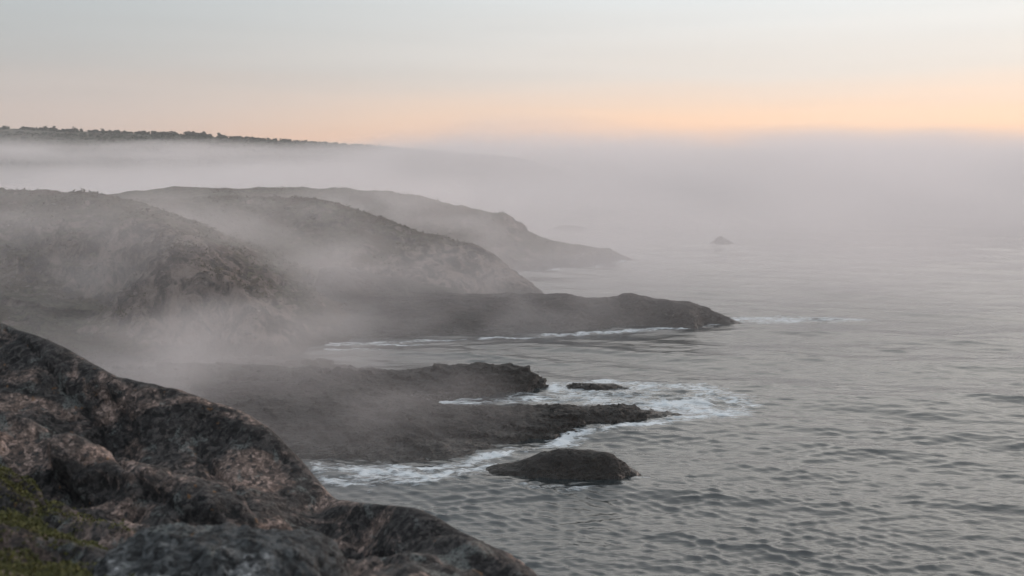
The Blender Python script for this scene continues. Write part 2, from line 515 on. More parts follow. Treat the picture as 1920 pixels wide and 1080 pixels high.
H = [(-28.9,146.9,-0.4),(-30.9,141.5,-0.4),(-36.5,139.0,-0.4),(-41.5,140.5,-0.4),(-46.8,135.9,-0.4),(-51.7,132.9,-0.4),(-61.7,131.0,-0.4),(-76.1,124.9,-0.4),(-138.58,178,22.86),(-118.98,177,22.34),(-104.25,176,22.0),(-89.68,175,21.68),(-79.9,174,21.36),(-70.22,173,21.13),(-64.42,172,19.07),(-58.64,171,17.39),(-52.63,169,15.09),(-46.73,167,12.65),(-40.72,164,9.32),(-35.51,160,6.6),(-30.98,154,2.82),(-53.32,150,13.37),(-47.33,146,10.64),(-40.99,142.5,6.42),(-35.34,141,2.77),(-60.1,160,16.57),(-61.27,154,7.47),(-68.27,156,9.31),(-76.09,155,11.13),(-67.07,160,14.85),(-75.16,163,17.2),(-83.9,163,17.2),(-59.54,144,3.79),(-68.94,144,3.79),(-84.45,147,7.29),(-103.32,152,11.49),(-42.43,154,9.58),(-35.85,150,4.35),(-60,215,11),(-100,220,14),(-20,190,2),(-28,175,3),(-45,195,9),(-150,205,18),(-22,154,-0.5),(-20,140,-2),(-40,128,-3),(-70,122,-3),(-110,120,-3),(-170,150,5)]
G = [(5.8,204.8,-0.4),(0.0,192.7,-0.4),(-7.8,180.7,-0.4),(-99.33,216,17.08),(-87.75,216,17.66),(-75.83,215,18.06),(-64.3,215,19.09),(-52.33,213,18.96),(-40.4,210,18.45),(-31.18,208,15.89),(-24.3,206,13.82),(-17.53,204,11.78),(-9.82,203,10.01),(-6.54,202.5,9.19),(-1.09,202,5.41),(2.72,201.5,2.62),(-49.36,200,13.22),(-38.28,198,12.32),(-27.29,195,9.43),(-16.66,193,6.5),(-8.34,193,4.4),(-3.16,195,2.54),(-35.4,182,5.86),(-25.62,182,3.38),(-15.61,180,2.19),(-37.83,170,1.87),(-28.2,162,0.51),(-35.13,192,9.75),(-52.07,190,12.01),(-21.8,203,11.87),(8,206,-0.8),(3,215,-0.8),(-10,222,-0.5),(-25,230,4),(-50,240,12),(-90,245,14),(-140,240,16),(14,200,-3),(12,218,-4),(-24,152,-0.5),(-15,165,1),(-8,176,1),(0,180,-2.5),(-10,160,-2.5)]
I = [(31.6,263.8,-0.4),(24.7,254.2,-0.4),(18.8,248.6,-0.4),(5.2,240.1,-0.4),(-3.6,224.6,-0.4),(-95.76,272,18.51),(-78.06,271,18.55),(-60.49,270,18.6),(-44.31,268,18.68),(-34.07,266,17.92),(-22.48,263,16.37),(-12.52,260,14.03),(-3.46,258.5,12.6),(-0.69,258,11.81),(1.65,257,8.85),(12.43,257,4.97),(23.61,258,2.78),(27.9,259,1.56),(-32.35,252,14.25),(-14.57,247,10.6),(-2.64,246,6.71),(5.32,247,3.95),(16.23,251,1.48),(-12.65,235,5.21),(-48.18,250,13.04),(33,264,-0.8),(24,270,-0.8),(10,276,-0.6),(-5,285,0),(-40,295,8),(-100,300,12),(-10,214,-0.5),(36,256,-3),(20,238,-3),(0,228,-3),(26,280,-4),(-30,220,4),(-80,230,10)]
W = [(-885.26,900,46.02),(-647.53,900,43.67),(-528.62,900,42.26),(-457.32,900,40.37),(-362.15,900,38.49),(-314.55,900,37.55),(-266.38,898,35.65),(-218.18,895,32.82),(-169.86,890,30.47),(-107.96,885,27.68),(-51.38,880,23.53),(18.7,880,16.11),(-900,700,10),(-600,680,10),(-400,670,8),(-250,660,3),(-100,680,-1),(0,760,-2),(60,860,-2),(40,980,-2),(-500,800,24),(-350,790,22),(-250,780,18),(-150,790,12),(-450,1150,40),(-200,1100,20),(-900,1150,40),(-800,800,26)]
J1 = [(10.8,364.6,-0.4),(16.3,357.7,-0.4),(22.9,355.4,-0.4),(29.9,360.0,-0.4),(17.38,360,0.85),(21.24,360,1.14),(25.03,359,0.74),(12,366,-0.5),(22,367,-0.5),(31,364,-0.5),(8,360,-1.5),(36,360,-1.5),(20,350,-2),(20,375,-2)]
J2 = [(31.9,360.0,-0.4),(38.2,355.4,-0.4),(47.0,357.7,-0.4),(35.58,358.5,0.2),(41.29,358,0.34),(32,362,-0.5),(40,363,-0.5),(48,360,-0.5),(28,358,-1.5),(53,357,-1.5),(40,350,-2),(40,370,-2)]
K = [(61.8,308.8,-0.4),(64.5,303.8,-0.4),(69.6,308.8,-0.4),(63.09,305,1.53),(64.38,305,2.11),(65.87,305,1.78),(66.93,304.5,1.0),(62,308,-0.5),(67,308,-0.5),(58,305,-1.5),(72,305,-1.5),(65,298,-2),(65,313,-2)]


# ------------------------------------------------------------------ sea
r = np.concatenate([45.0 * 1.006 ** np.arange(0, 60), 64.43 * 1.0031 ** np.arange(1, 480)])
r = np.concatenate([r, r[-1] * 1.0085 ** np.arange(1, 430)])
th = np.concatenate([np.linspace(-math.pi, -0.68, 40, endpoint=False), np.linspace(-0.68, 0.68, 620), np.linspace(0.68, math.pi, 40)[1:]])
RR, TT = np.meshgrid(r, th, indexing='ij')
X, Y = RR * np.sin(TT), RR * np.cos(TT)
X0, Y0 = X.copy(), Y.copy()
Z = np.zeros_like(X)
spacing = np.maximum(np.gradient(r)[:, None], 0.0022 * RR)
w_rng = np.random.default_rng(3)
groups = [np.clip(1.0 + 0.9 * perlin(X0 / 21 + a, Y0 / 13 - a, X0 * 0 + a), 0.15, 2.2) for a in (3.3, 8.7)]
for i in range(96):
    lam = 0.55 * (26.0 / 0.55) ** ((i / 95.0) ** 1.35)
    ang = math.radians(-99 + w_rng.normal() * (30 if lam < 1.0 else 19 if lam < 7 else 11))
    amp = 0.0118 * lam ** 0.34 * (1.05 if lam < 1.5 else 0.58 if lam < 8 else 1.5) * w_rng.uniform(0.6, 1.2)
    k = 2 * math.pi / lam
    dx, dy = math.cos(ang), math.sin(ang)
    fade = np.clip((lam / spacing - 2.2) / 2.0, 0, 1)
    ph = k * (X0 * dx + Y0 * dy) + w_rng.uniform(0, 6.28)
    q = amp * fade
    # groups of waves: the swell comes and goes over the water
    if i % 3:
        q = q * groups[i % 3 - 1]
    Z += q * np.sin(ph)
    X += 1.0 * q * dx * np.cos(ph)
    Y += 1.0 * q * dy * np.cos(ph)


wxx = fbm(X0, Y0, X0 * 0, 5.0, 3) * 1.1
wyy = fbm(X0, Y0, X0 * 0 + 5, 5.0, 3) * 1.1
fx, fy = X0 + wxx, Y0 + wyy
foam = np.zeros_like(X)
near = (RR < 420)
for line, wdt, st in [
    ([(-9, 115.2), (-2, 116.2), (6, 116.4), (13, 115.5), (20, 114)], 2.2, 1.0),
    ([(24, 109), (19.5, 107.8), (14.5, 104.3), (8, 101), (2.2, 97.3), (-4.6, 92), (-8, 90.5)], 1.25, 1.0),
    ([(-1, 91.5), (-4.5, 89.3), (-8, 87), (-13, 88.6), (-18, 89.2)], 1.1, 0.95),
    ([(-5, 91), (-10, 90.6), (-18, 91)], 0.8, 0.9),
    ([(-7, 86.2), (-11, 84.6), (-17, 86)], 0.8, 0.75),
    ([(3, 124), (6, 122), (5, 119.5)], 1.3, 1.0),
    ([(40, 171), (37, 167.5), (32.5, 162.6), (21, 159.6), (3.4, 156.3), (-13, 151.8), (-27, 149.5)], 1.0, 0.95),
    ([(-28, 147.5), (-21, 148.8), (-14, 148)], 0.9, 0.75),
    ([(-27, 144.5), (-20, 144)], 0.7, 0.65),
    ([(31, 258.5), (18.6, 244.8), (5, 236), (-7, 216)], 1.2, 0.8),
    ([(12, 87.5), (9.5, 84.6), (4, 84), (-1, 85.4)], 0.55, 0.5),
    ([(60, 303.5), (70, 303.5)], 0.8, 0.5),
    ([(42, 170), (52, 171.5), (62, 170)], 2.4, 0.62),
]:
    d = seg_dist(fx, fy, line)
    foam = np.maximum(foam, st * np.clip(1.15 - d / (wdt * 1.25), 0, 1))
for cx, cy_, rx, ry, st in [(20.5, 116, 9.0, 7.6, 0.66), (13, 120.5, 9.5, 5.2, 0.66), (24, 112.5, 5.5, 4.5, 0.74), (44, 170.5, 8, 3.6, 0.75), (-11, 88, 8, 3.6, 0.45)]:
    d = np.hypot((fx - cx) / rx, (fy - cy_) / ry)
    foam = np.maximum(foam, st * np.clip((1.12 - d) / 0.40, 0, 1))
foam = np.where(near, foam, 0) * np.clip(0.80 + 0.75 * fbm(X0, Y0, X0 * 0 + 31, 6.0, 2), 0.25, 1.05)
Z += foam * 0.30 * np.abs(1.0 * fbm(X0, Y0, X0 * 0 + 9, 1.4, 3))
sea_me = mesh_from("sea", np.stack([X, Y, Z], -1).reshape(-1, 3), grid_faces(*X.shape))
at = sea_me.attributes.new("foam", 'FLOAT', 'POINT')
at.data.foreach_set("value", foam.astype(np.float32).ravel())

m, t, out = new_mat("sea water")
tcn = N(t, "ShaderNodeTexCoord")
v = tcn.outputs["Object"]
rot = (0, 0, R(-9))
w1 = noise(t, v, 1.0, 3, 0.55, 0.5, mapping=(0.30, 1.0, 1.0, rot))
w2 = noise(t, v, 1.0, 4, 0.6, 0.4, mapping=(1.7, 3.2, 1.0, rot))
w3 = noise(t, v, 1.0, 4, 0.6, 0.3, mapping=(0.10, 0.22, 1.0, rot))
hh = math_node(t, 'ADD', math_node(t, 'MULTIPLY', w1, 0.075), math_node(t, 'MULTIPLY', w2, 0.03))
hh = math_node(t, 'ADD', hh, math_node(t, 'MULTIPLY', w3, 0.12))
nb = bump(t, hh, 1.0, 1.0)
fa = N(t, "ShaderNodeAttribute", attribute_name="foam").outputs["Fac"]
# foam breaks up into lace: warped noise and stretched cells eat into its edge
ln = noise(t, v, 0.8, 5, 0.62, 1.8, mapping=(0.5, 1.4, 1.0, rot))
ln2 = noise(t, v, 3.0, 4, 0.65, 1.0, mapping=(0.7, 1.3, 1.0, rot))
thr = math_node(t, 'ADD', math_node(t, 'MULTIPLY', ln, 0.98), math_node(t, 'MULTIPLY', ln2, 0.22))
lace = maprange(t, thr, 0.42, 0.78, 0.0, 1.0, False)
fm = math_node(t, 'SUBTRACT', math_node(t, 'MULTIPLY', fa, 1.1), lace)
mask = mul(t, maprange(t, fm, -0.22, 0.62), maprange(t, fa, 0.02, 0.25), 0.78)
water = N(t, "ShaderNodeBsdfPrincipled")
water.inputs["Base Color"].default_value = (0.008, 0.015, 0.018, 1)
water.inputs["Roughness"].default_value = 0.08
water.inputs["IOR"].default_value = 1.6
t.links.new(nb, water.inputs["Normal"])
foamb = N(t, "ShaderNodeBsdfPrincipled")
foamb.inputs["Base Color"].default_value = (0.68, 0.72, 0.76, 1)
foamb.inputs["Roughness"].default_value = 0.85
t.links.new(bump(t, ln2, 0.7, 0.15, nb), foamb.inputs["Normal"])
ms = N(t, "ShaderNodeMixShader")
t.links.new(mask, ms.inputs[0])
t.links.new(water.outputs[0], ms.inputs[1])
t.links.new(foamb.outputs[0], ms.inputs[2])
t.links.new(ms.outputs[0], out.inputs[0])
link("sea", sea_me, m, kind="structure")

# ------------------------------------------------------------------ headlands
me, gH = landmass("headland", H, (-150, -18, 118, 225), 0.36, 3.0, 1.5, strata=0.18, dirv=(0.8, 0.6), bare=[(-54, 156), (-50, 151), (-44, 147), (-38, 142), (-33, 141)])
headH = link("headland", me, M_heath, kind="structure", label="nearest heath covered headland with a pinkish rock spur, on the left")
me, gG = landmass("headland", G, (-130, 16, 148, 250), 0.42, 3.0, 1.5, strata=0.18, bare=[(-20, 186), (-10, 194), (2, 201)])
headG = link("headland", me, M_heath, kind="structure", label="second heath covered headland sloping down to the long low promontory")
me, gI = landmass("headland", I, (-120, 38, 208, 305), 0.55, 3.0, 1.6, strata=0.18)
headI = link("headland", me, M_heath, kind="structure", label="farthest pale headland fading into the fog")
me, gW = landmass("wooded_hill", W, (-900, 60, 650, 1150), 4.0, 30.0, 3.0, sea_cut=-2.5)
hill = link("wooded_hill", me, M_heath, kind="structure", label="distant dark wooded hill rising above the fog")

# ------------------------------------------------------------------ rocks at the water
def rock(name, pts, box, step, soft, rough, label, cat, mat=None, strata=0.25, group=None, detail=1.0, terrace=0.7):
    me, g = landmass(name, pts, box, step, soft, rough, strata=strata, detail=detail, terrace=terrace)
    return link(name, me, mat or M_shore, label=label, cat=cat, group=group), g


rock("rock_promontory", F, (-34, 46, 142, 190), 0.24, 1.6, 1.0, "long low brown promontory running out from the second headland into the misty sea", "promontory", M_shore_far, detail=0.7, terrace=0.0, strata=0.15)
rock("rock_promontory", D, (-70, 10, 104, 135), 0.15, 1.0, 0.85, "dark humped promontory with a rounded end just behind the small flat rock", "promontory", detail=1.3)
rock("rock_promontory", C, (-60, 27, 83, 119), 0.14, 1.0, 0.85, "dark low promontory tapering to a thin point in white foam", "promontory", detail=1.3)
rock("islet", B, (-8, 16, 80, 96), 0.10, 0.9, 0.65, "dark whale backed islet alone in the water in front of the promontories", "islet", detail=0.6, terrace=0.0)
rock("sea_rock", E, (2, 18, 115.5, 127), 0.10, 0.7, 0.5, "small flat dark rock ringed by white foam off the humped promontory", "rock")
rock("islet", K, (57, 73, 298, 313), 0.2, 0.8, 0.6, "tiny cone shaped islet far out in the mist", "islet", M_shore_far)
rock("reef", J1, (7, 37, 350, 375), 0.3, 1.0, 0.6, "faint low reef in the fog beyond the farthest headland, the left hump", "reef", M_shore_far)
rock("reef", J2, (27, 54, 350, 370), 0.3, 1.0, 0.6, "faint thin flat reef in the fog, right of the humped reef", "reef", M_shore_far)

# ------------------------------------------------------------------ foreground outcrop
step = 0.024
x0, x1, y0, y1 = -9.5, 3.4, 1.6, 17.0
nx, ny = int((x1 - x0) / step), int((y1 - y0) / step)
X, Y = np.meshgrid(np.linspace(x0, x1, nx), np.linspace(y0, y1, ny), indexing='ij')
crest = np.array(OUT_CREST)
kk = np.arange(len(crest))
ks = np.linspace(0, len(crest) - 1, 4 * (len(crest) - 1) + 1)
crest = np.stack([np.interp(ks, kk, crest[:, a]) for a in range(3)], -1)
for _ in range(2):
    crest[1:-1] = 0.25 * crest[:-2] + 0.5 * crest[1:-1] + 0.25 * crest[2:]
crest = [tuple(c) for c in crest]
outer = []
for (a, b), dpt in (((0.3, 1.0), 1.0), ((1.1, 1.0), 4.0), ((3.5, 1.0), 10.0)):
    for (cx, cyy, cz) in crest[::2]:
        outer.append((cx + a * 0.66, cyy + a * 0.75, cz - dpt))
ev = surface(crest + OUT_IN + outer, 0.12)
Z = np.empty_like(X)
wx = fbm(X, Y, X * 0 + 1, 1.2, 3) * 0.04
wy = fbm(X, Y, X * 0 + 6, 1.2, 3) * 0.04
Z = ev(X + wx, Y + wy)
n = grid_normals(X, Y, Z)
# fractures run down the face from upper left to lower right
ca, sa = math.cos(R(-48)), math.sin(R(-48))
U, V = X * ca + Y * sa, -X * sa + Y * ca
w = -0.55 * X - 0.83 * Y + 0.30 * fbm(X, Y, X * 0 + 2, 1.6, 3) + 0.05 * fbm(X, Y, X * 0 + 4, 0.3, 3)
amp = np.clip(0.55 + 1.1 * fbm(X, Y, X * 0 + 7, 2.2, 2), 0.1, 1.3)
d = np.zeros_like(X)
for per, a_ in ((0.95, 0.23), (0.37, 0.075)):
    fr = np.mod(w / per + 0.2 * a_, 1.0)
    saw = np.where(fr < 0.86, fr / 0.86, (1 - fr) / 0.14)
    saw = saw * saw * (3 - 2 * saw)
    d += a_ * amp * (saw - 0.62)
d += 0.030 * fbm(U * 0.6, V, Z, 0.42, 4, 0.6)
d += 0.016 * fbm(X, Y, Z, 0.12, 3, 0.6, True)
joint = 1 - np.abs(fbm(U * 0.3 + 40, V, Z * 0.4, 0.8, 2, 0.4)) * 7
d -= 0.11 * np.clip(joint, 0, 1) ** 2
joint = 1 - np.abs(fbm(V * 0.4 + 11, U, Z * 0.4, 1.1, 2, 0.4)) * 9
d -= 0.05 * np.clip(joint, 0, 1) ** 2
d *= np.clip(seg_dist(X, Y, [c[:2] for c in crest[::4]]) / 0.8, 0.0, 1.0)
X2, Y2, Z2 = X + n[..., 0] * d, Y + n[..., 1] * d, Z + n[..., 2] * d
co = np.stack([X2, Y2, Z2], -1).reshape(-1, 3)
keep = (Z2 > 18.0)
f = grid_faces(nx, ny, keep)
co, f = compact(co, f)
me = mesh_from("granite_outcrop", co, f)
outcrop = link("granite_outcrop", me, M_granite, label="big pinkish granite outcrop with dark lichen filling the lower left corner", cat="rock")
OX, OY, OZ = X2, Y2, Z2

# grey boulder at the bottom edge
def boulder(name, loc, size, rotz, seed, mat, label, cat):
    nu, nv = 220, 110
    a = np.linspace(0, 2 * math.pi, nu, endpoint=False)
    b = np.linspace(-math.pi / 2, math.pi / 2, nv)
    A, B_ = np.meshgrid(a, b, indexing='ij')
    p = np.stack([np.cos(B_) * np.cos(A), np.cos(B_) * np.sin(A), np.sin(B_)], -1)
    p = np.sign(p) * np.abs(p) ** 0.86
    x, y, z = p[..., 0] * size[0], p[..., 1] * size[1], p[..., 2] * size[2]
    dd = 1 + 0.16 * fbm(x + seed, y, z, 0.7, 4, 0.55) + 0.05 * fbm(x + seed, y, z, 0.2, 4, 0.6, True)
    x, y, z = x * dd, y * dd, z * dd
    i = np.arange(nu * nv).reshape(nu, nv)
    i2 = np.roll(i, -1, 0)
    f = np.stack([i[:, :-1], i2[:, :-1], i2[:, 1:], i[:, 1:]], -1).reshape(-1, 4)
    c, s = math.cos(rotz), math.sin(rotz)
    co = np.stack([x * c - y * s + loc[0], x * s + y * c + loc[1], z + loc[2]], -1).reshape(-1, 3)
    return link(name, mesh_from(name, co, f), mat, label=label, cat=cat)


boulder("boulder", (-1.62, 5.25, 27.49), (0.66, 0.5, 0.36), R(-16), 3.0, M_greyrock,
        "grey lichen spotted boulder at the bottom edge below the dark hollow", "boulder")


def ground_at(xs, ys):
    i = np.clip(((xs - x0) / (x1 - x0) * (nx - 1)).astype(int), 0, nx - 1)
    j = np.clip(((ys - y0) / (y1 - y0) * (ny - 1)).astype(int), 0, ny - 1)
    return OZ[i, j]


# moss: thousands of small leaves over low cushions
mr = np.random.default_rng(11)
vs_, fs_ = [], []
nleaf = 80000
mx = mr.uniform(-6.2, -1.2, 300000)
my = mr.uniform(3.4, 9.0, 300000)
dens = fbm(mx, my, mx * 0 + 2, 0.6, 3) * 0.7 + 0.95 - seg_dist(mx, my, [(-4.1, 7.6), (-3.2, 6.2), (-2.3, 4.7), (-1.8, 4.0)]) / 0.55
sel = dens > mr.uniform(0.0, 0.75, len(mx))
mx, my, dens = mx[sel][:nleaf], my[sel][:nleaf], dens[sel][:nleaf]
mz = ground_at(mx, my) + np.clip(dens, 0, 1) * 0.10 * (0.6 + fbm(mx, my, mx * 0, 0.22, 2)) 
nl = len(mx)
aa = mr.uniform(0, 6.28, nl)
tilt = mr.uniform(0.2, 1.2, nl)
ln_ = mr.uniform(0.010, 0.026, nl)
wd = ln_ * 0.38
dirx, diry, dirz = np.cos(aa) * np.cos(tilt), np.sin(aa) * np.cos(tilt), np.sin(tilt)
sxv, syv = -np.sin(aa), np.cos(aa)
base = np.stack([mx, my, mz - 0.01], -1)
tip = base + np.stack([dirx, diry, dirz], -1) * ln_[:, None]
mid = (base * 0.5 + tip * 0.5)
side = np.stack([sxv, syv, sxv * 0], -1) * wd[:, None]
co = np.stack([base, mid + side, tip, mid - side], 1).reshape(-1, 3)
f = np.arange(nl * 4).reshape(-1, 4)
link("moss", mesh_from("moss", co, f, False), M_moss, parent=outcrop, kind="stuff", label="olive green moss cushions on the near rock")


# ------------------------------------------------------------------ scrub and loose stones on the headlands
def scatter_on(g, count, seed, flat_lo, flat_hi, zmin, box):
    Xg, Yg, Zg, ng = g
    q = np.random.default_rng(seed)
    i = q.integers(0, Xg.shape[0], count * 6)
    j = q.integers(0, Xg.shape[1], count * 6)
    x, y, z, nz = Xg[i, j], Yg[i, j], Zg[i, j], ng[i, j, 2]
    ok = (z > zmin) & (nz > flat_lo) & (nz < flat_hi) & (x > box[0]) & (x < box[1]) & (y > box[2]) & (y < box[3])
    ok &= fbm(x, y, z * 0, 9.0, 3) > q.uniform(-0.5, 0.5, len(x))
    return x[ok][:count], y[ok][:count], z[ok][:count], q


def scrub(parent, g, count, seed, size, box):
    x, y, z, q = scatter_on(g, count, seed, 0.62, 1.01, 5.0, box)
    k = 9
    n_ = len(x)
    s = q.uniform(0.5, 1.0, n_) * size * np.where(q.uniform(0, 1, n_) > 0.94, 1.9, 1.0)
    c = np.repeat(np.stack([x, y, z], -1), k, 0)
    S = np.repeat(s, k)[:, None]
    off = q.normal(size=(n_ * k, 3)) * np.array([0.42, 0.42, 0.22]) + np.array([0, 0, 0.18])
    c = c + off * S
    tri = q.normal(size=(n_ * k, 3, 3)) * 0.30 * S[:, None, :]
    co = (c[:, None, :] + tri).reshape(-1, 3)
    f = np.arange(len(co)).reshape(-1, 3)
    link("scrub", mesh_from("scrub", co, f, False), M_scrub, parent=parent, kind="stuff", label="low dark heath scrub")


PHI = (1 + 5 ** 0.5) / 2
ICO = np.array([(-1, PHI, 0), (1, PHI, 0), (-1, -PHI, 0), (1, -PHI, 0), (0, -1, PHI), (0, 1, PHI), (0, -1, -PHI), (0, 1, -PHI),
                (PHI, 0, -1), (PHI, 0, 1), (-PHI, 0, -1), (-PHI, 0, 1)]) / 1.9
ICF = np.array([(0, 11, 5), (0, 5, 1), (0, 1, 7), (0, 7, 10), (0, 10, 11), (1, 5, 9), (5, 11, 4), (11, 10, 2), (10, 7, 6), (7, 1, 8),
                (3, 9, 4), (3, 4, 2), (3, 2, 6), (3, 6, 8), (3, 8, 9), (4, 9, 5), (2, 4, 11), (6, 2, 10), (8, 6, 7), (9, 8, 1)])


def stones(parent, g, count, seed, size, box, mat=None, zmin=1.0):
    x, y, z, q = scatter_on(g, count, seed, 0.2, 0.86, zmin, box)
    n_ = len(x)
    s = size * q.uniform(0.35, 1.0, n_) ** 1.6
    sh = q.uniform(0.6, 1.3, (n_, 1, 3)) * np.array([1.2, 1.0, 0.6])
    p = ICO[None] * sh * (1 + q.normal(size=(n_, 12, 1)) * 0.16) * s[:, None, None]
    a = q.uniform(0, 6.28, n_)
    ca_, sa_ = np.cos(a)[:, None], np.sin(a)[:, None]
    px, py = p[..., 0] * ca_ - p[..., 1] * sa_, p[..., 0] * sa_ + p[..., 1] * ca_
    co = np.stack([px + x[:, None], py + y[:, None], p[..., 2] + z[:, None]], -1).reshape(-1, 3)
    f = (ICF[None] + (np.arange(n_) * 12)[:, None, None]).reshape(-1, 3)
    link("loose_stones", mesh_from("loose_stones", co, f, False), mat or M_stone, parent=parent, kind="stuff", label="loose pale stones on the slope")


scrub(headH, gH, 4000, 21, 0.5, (-110, -20, 125, 200))
scrub(headG, gG, 3600, 22, 0.5, (-100, 10, 150, 235))
scrub(headI, gI, 1800, 23, 0.5, (-80, 30, 210, 290))
stones(headH, gH, 1200, 31, 0.40, (-100, -20, 125, 180))
stones(headG, gG, 900, 32, 0.42, (-60, 10, 150, 215))
stones(headI, gI, 600, 33, 0.5, (-40, 36, 210, 275))


# ------------------------------------------------------------------ pines on the wooded hill


def hill_z(x, y):
    Xg, Yg, Zg, _ = gW
    i = int(np.clip((x + 900) / 960 * (Xg.shape[0] - 1), 0, Xg.shape[0] - 1))
    j = int(np.clip((y - 650) / 500 * (Xg.shape[1] - 1), 0, Xg.shape[1] - 1))
    return float(Zg[i, j])


def crown_arrays(q, h, clumps, leaves, leaf=0.06):
    """umbrella shaped pine crown: leaf tufts gathered round the ends of limbs"""
    c0 = []
    for _ in range(clumps):
        zc = q.uniform(0.18, 0.95) * h
        rad = h * 0.36 * math.sqrt(max(0.05, 1.05 - (zc / h - 0.5) ** 2 * 4.6)) * q.uniform(0.2, 1.0)
        a = q.uniform(0, 6.28)
        c0.append((rad * math.cos(a), rad * math.sin(a), zc))
    c0 = np.repeat(np.array(c0), leaves, 0)
    c0 = c0 + q.normal(size=c0.shape) * np.array([0.085, 0.085, 0.05]) * h
    tri = q.normal(size=(len(c0), 3, 3)) * leaf * h
    return (c0[:, None, :] + tri).reshape(-1, 3)


def trunk_mesh(q, h):
    vv, ff = [], []

    def limb(p, e, r0, r1):
        p, e = np.array(p), np.array(e)
        ax = e - p
        ax = ax / np.linalg.norm(ax)
        s1 = np.cross(ax, (0.3, 1, 0.2)); s1 /= np.linalg.norm(s1)
        s2 = np.cross(ax, s1)
        b = len(vv)
        for c, rr in ((p, r0), (e, r1)):
            for k in range(5):
                a = k * 2 * math.pi / 5
                vv.append(c + (s1 * math.cos(a) + s2 * math.sin(a)) * rr)
        for k in range(5):
            ff.append((b + k, b + (k + 1) % 5, b + 5 + (k + 1) % 5, b + 5 + k))
    lean = q.normal() * 0.05 * h
    limb((0, 0, -0.6), (lean * 0.5, 0, h * 0.5), 0.035 * h, 0.024 * h)
    limb((lean * 0.5, 0, h * 0.5), (lean, 0, h * 0.88), 0.024 * h, 0.008 * h)
    for _ in range(6):
        z = q.uniform(0.38, 0.75) * h
        a = q.uniform(0, 6.28)
        limb((lean * z / h, 0, z), (0.26 * h * math.cos(a), 0.26 * h * math.sin(a), z + 0.14 * h), 0.012 * h, 0.004 * h)
    return mesh_from("trunk", np.array(vv), np.array(ff))


tr = np.random.default_rng(5)
variants = []
for k in range(6):
    crown = crown_arrays(tr, 1.0, 24, 10, 0.07)
    cm = mesh_from("crown", crown, np.arange(len(crown)).reshape(-1, 3), False)
    cm.materials.append(M_pine)
    tm = trunk_mesh(tr, 1.0)
    tm.materials.append(M_bark)
    variants.append((tm, cm))


def pine(x, y, h, label, group=None):
    tm, cm = variants[int(tr.integers(0, 6))]
    e = bpy.data.objects.new("pine_tree", None)
    col.objects.link(e)
    e.location = (x, y, hill_z(x, y) - 0.2)
    e.rotation_euler = (0, 0, tr.uniform(0, 6.28))
    wide = tr.uniform(1.0, 1.5)
    h *= 0.88
    e.scale = (h * wide, h * wide, h)
    tag(e, label, "tree", group)
    for nm, md in (("trunk", tm), ("crown", cm)):
        c = bpy.data.objects.new(nm, md)
        col.objects.link(c)
        c.parent = e
    return e


def ridge_y(x):
    ys = np.linspace(800, 1000, 60)
    zs = np.array([hill_z(x, yy) for yy in ys])
    slope = (zs - 30.0) / ys
    return float(ys[int(np.argmax(slope))])


def at_u(u, yy):
    return (u - 960) / 1867.0 * yy * 1.01


for (u, h, lab) in [(38, 5.0, "taller left tree of the close pair at the far left of the wooded skyline"),
                    (56, 4.8, "right tree of the close pair at the far left of the wooded skyline"),
                    (104, 5.2, "lone taller tree on the skyline right of the far left pair"),
                    (124, 3.8, "small tree just right of the lone taller tree on the misty skyline"),
                    (160, 4.2, "single rounded tree on the misty part of the wooded skyline"),
                    (384, 5.2, "tallest dark tree at the right end of the thick skyline wood"),
                    (407, 4.6, "pointed dark tree standing just right of the thick skyline wood")]:
    x = at_u(u, 900)
    pine(x, ridge_y(x), h, lab)
ROWS = [(200, "small misty tree in the pale left stretch of the far ridge", "misty trees at the left of the far ridge"),
        (420, "dark tree packed in the thick middle stretch of the far ridge wood", "dark trees in the middle of the far ridge"),
        (9999, "tiny dark tree in the thin right stretch where the ridge sinks into fog", "tiny trees at the right of the far ridge")]
for k in range(230):
    u = -40 + 640 * ((k + tr.uniform(-0.4, 0.4)) / 230.0)
    x = at_u(u, 900)
    hh_ = 2.5 + tr.uniform(-0.6, 0.6) + 2.2 * max(0.0, float(perlin(np.array([u / 23.0]), np.array([2.5]), np.array([0.5]))[0]))
    if 270 < u < 400:
        hh_ += 0.9
    if u > 420:
        hh_ *= 0.85 - 0.0011 * (u - 420)
    lab, grp = next((l_, g_) for lim, l_, g_ in ROWS if u < lim)
    pine(x, ridge_y(x) + tr.uniform(-5, 4), max(1.6, hh_), lab, grp)

# the mass of the wood on the slope below the ridge
parts = []
for k in range(4200):
    x = tr.uniform(-640, -150)
    y = tr.uniform(730, 910)
    h = tr.uniform(2.2, 3.4)
    z = hill_z(x, y)
    if z < 13:
        continue
    c = crown_arrays(tr, h, 6, 5, 0.17) * np.array([1.3, 1.3, 0.9]) + np.array([x, y, z - 1.2])
    parts.append(c)
for k in range(650):
    x = tr.uniform(-560, -120)
    h = tr.uniform(1.6, 2.6) * (1.0 if x < -230 else 0.75)
    y = ridge_y(x) + tr.uniform(-8, 3)
    parts.append(crown_arrays(tr, h, 6, 5, 0.2) * np.array([1.5, 1.5, 0.9]) + np.array([x, y, hill_z(x, y) - 0.6]))
co = np.concatenate(parts)
link("pine_wood", mesh_from("pine_wood", co, np.arange(len(co)).reshape(-1, 3), False), M_pine, kind="stuff",
     label="dark pine wood covering the slope of the far hill")

# ------------------------------------------------------------------ fog and haze
def box_mesh(name, x0, x1, y0, y1, z0, z1):
    v = np.array([(x, y, z) for x in (x0, x1) for y in (y0, y1) for z in (z0, z1)])
    f = np.array([(0, 1, 3, 2), (4, 6, 7, 5), (0, 4, 5, 1), (2, 3, 7, 6), (0, 2, 6, 4), (1, 5, 7, 3)])
    return mesh_from(name, v, f, False)


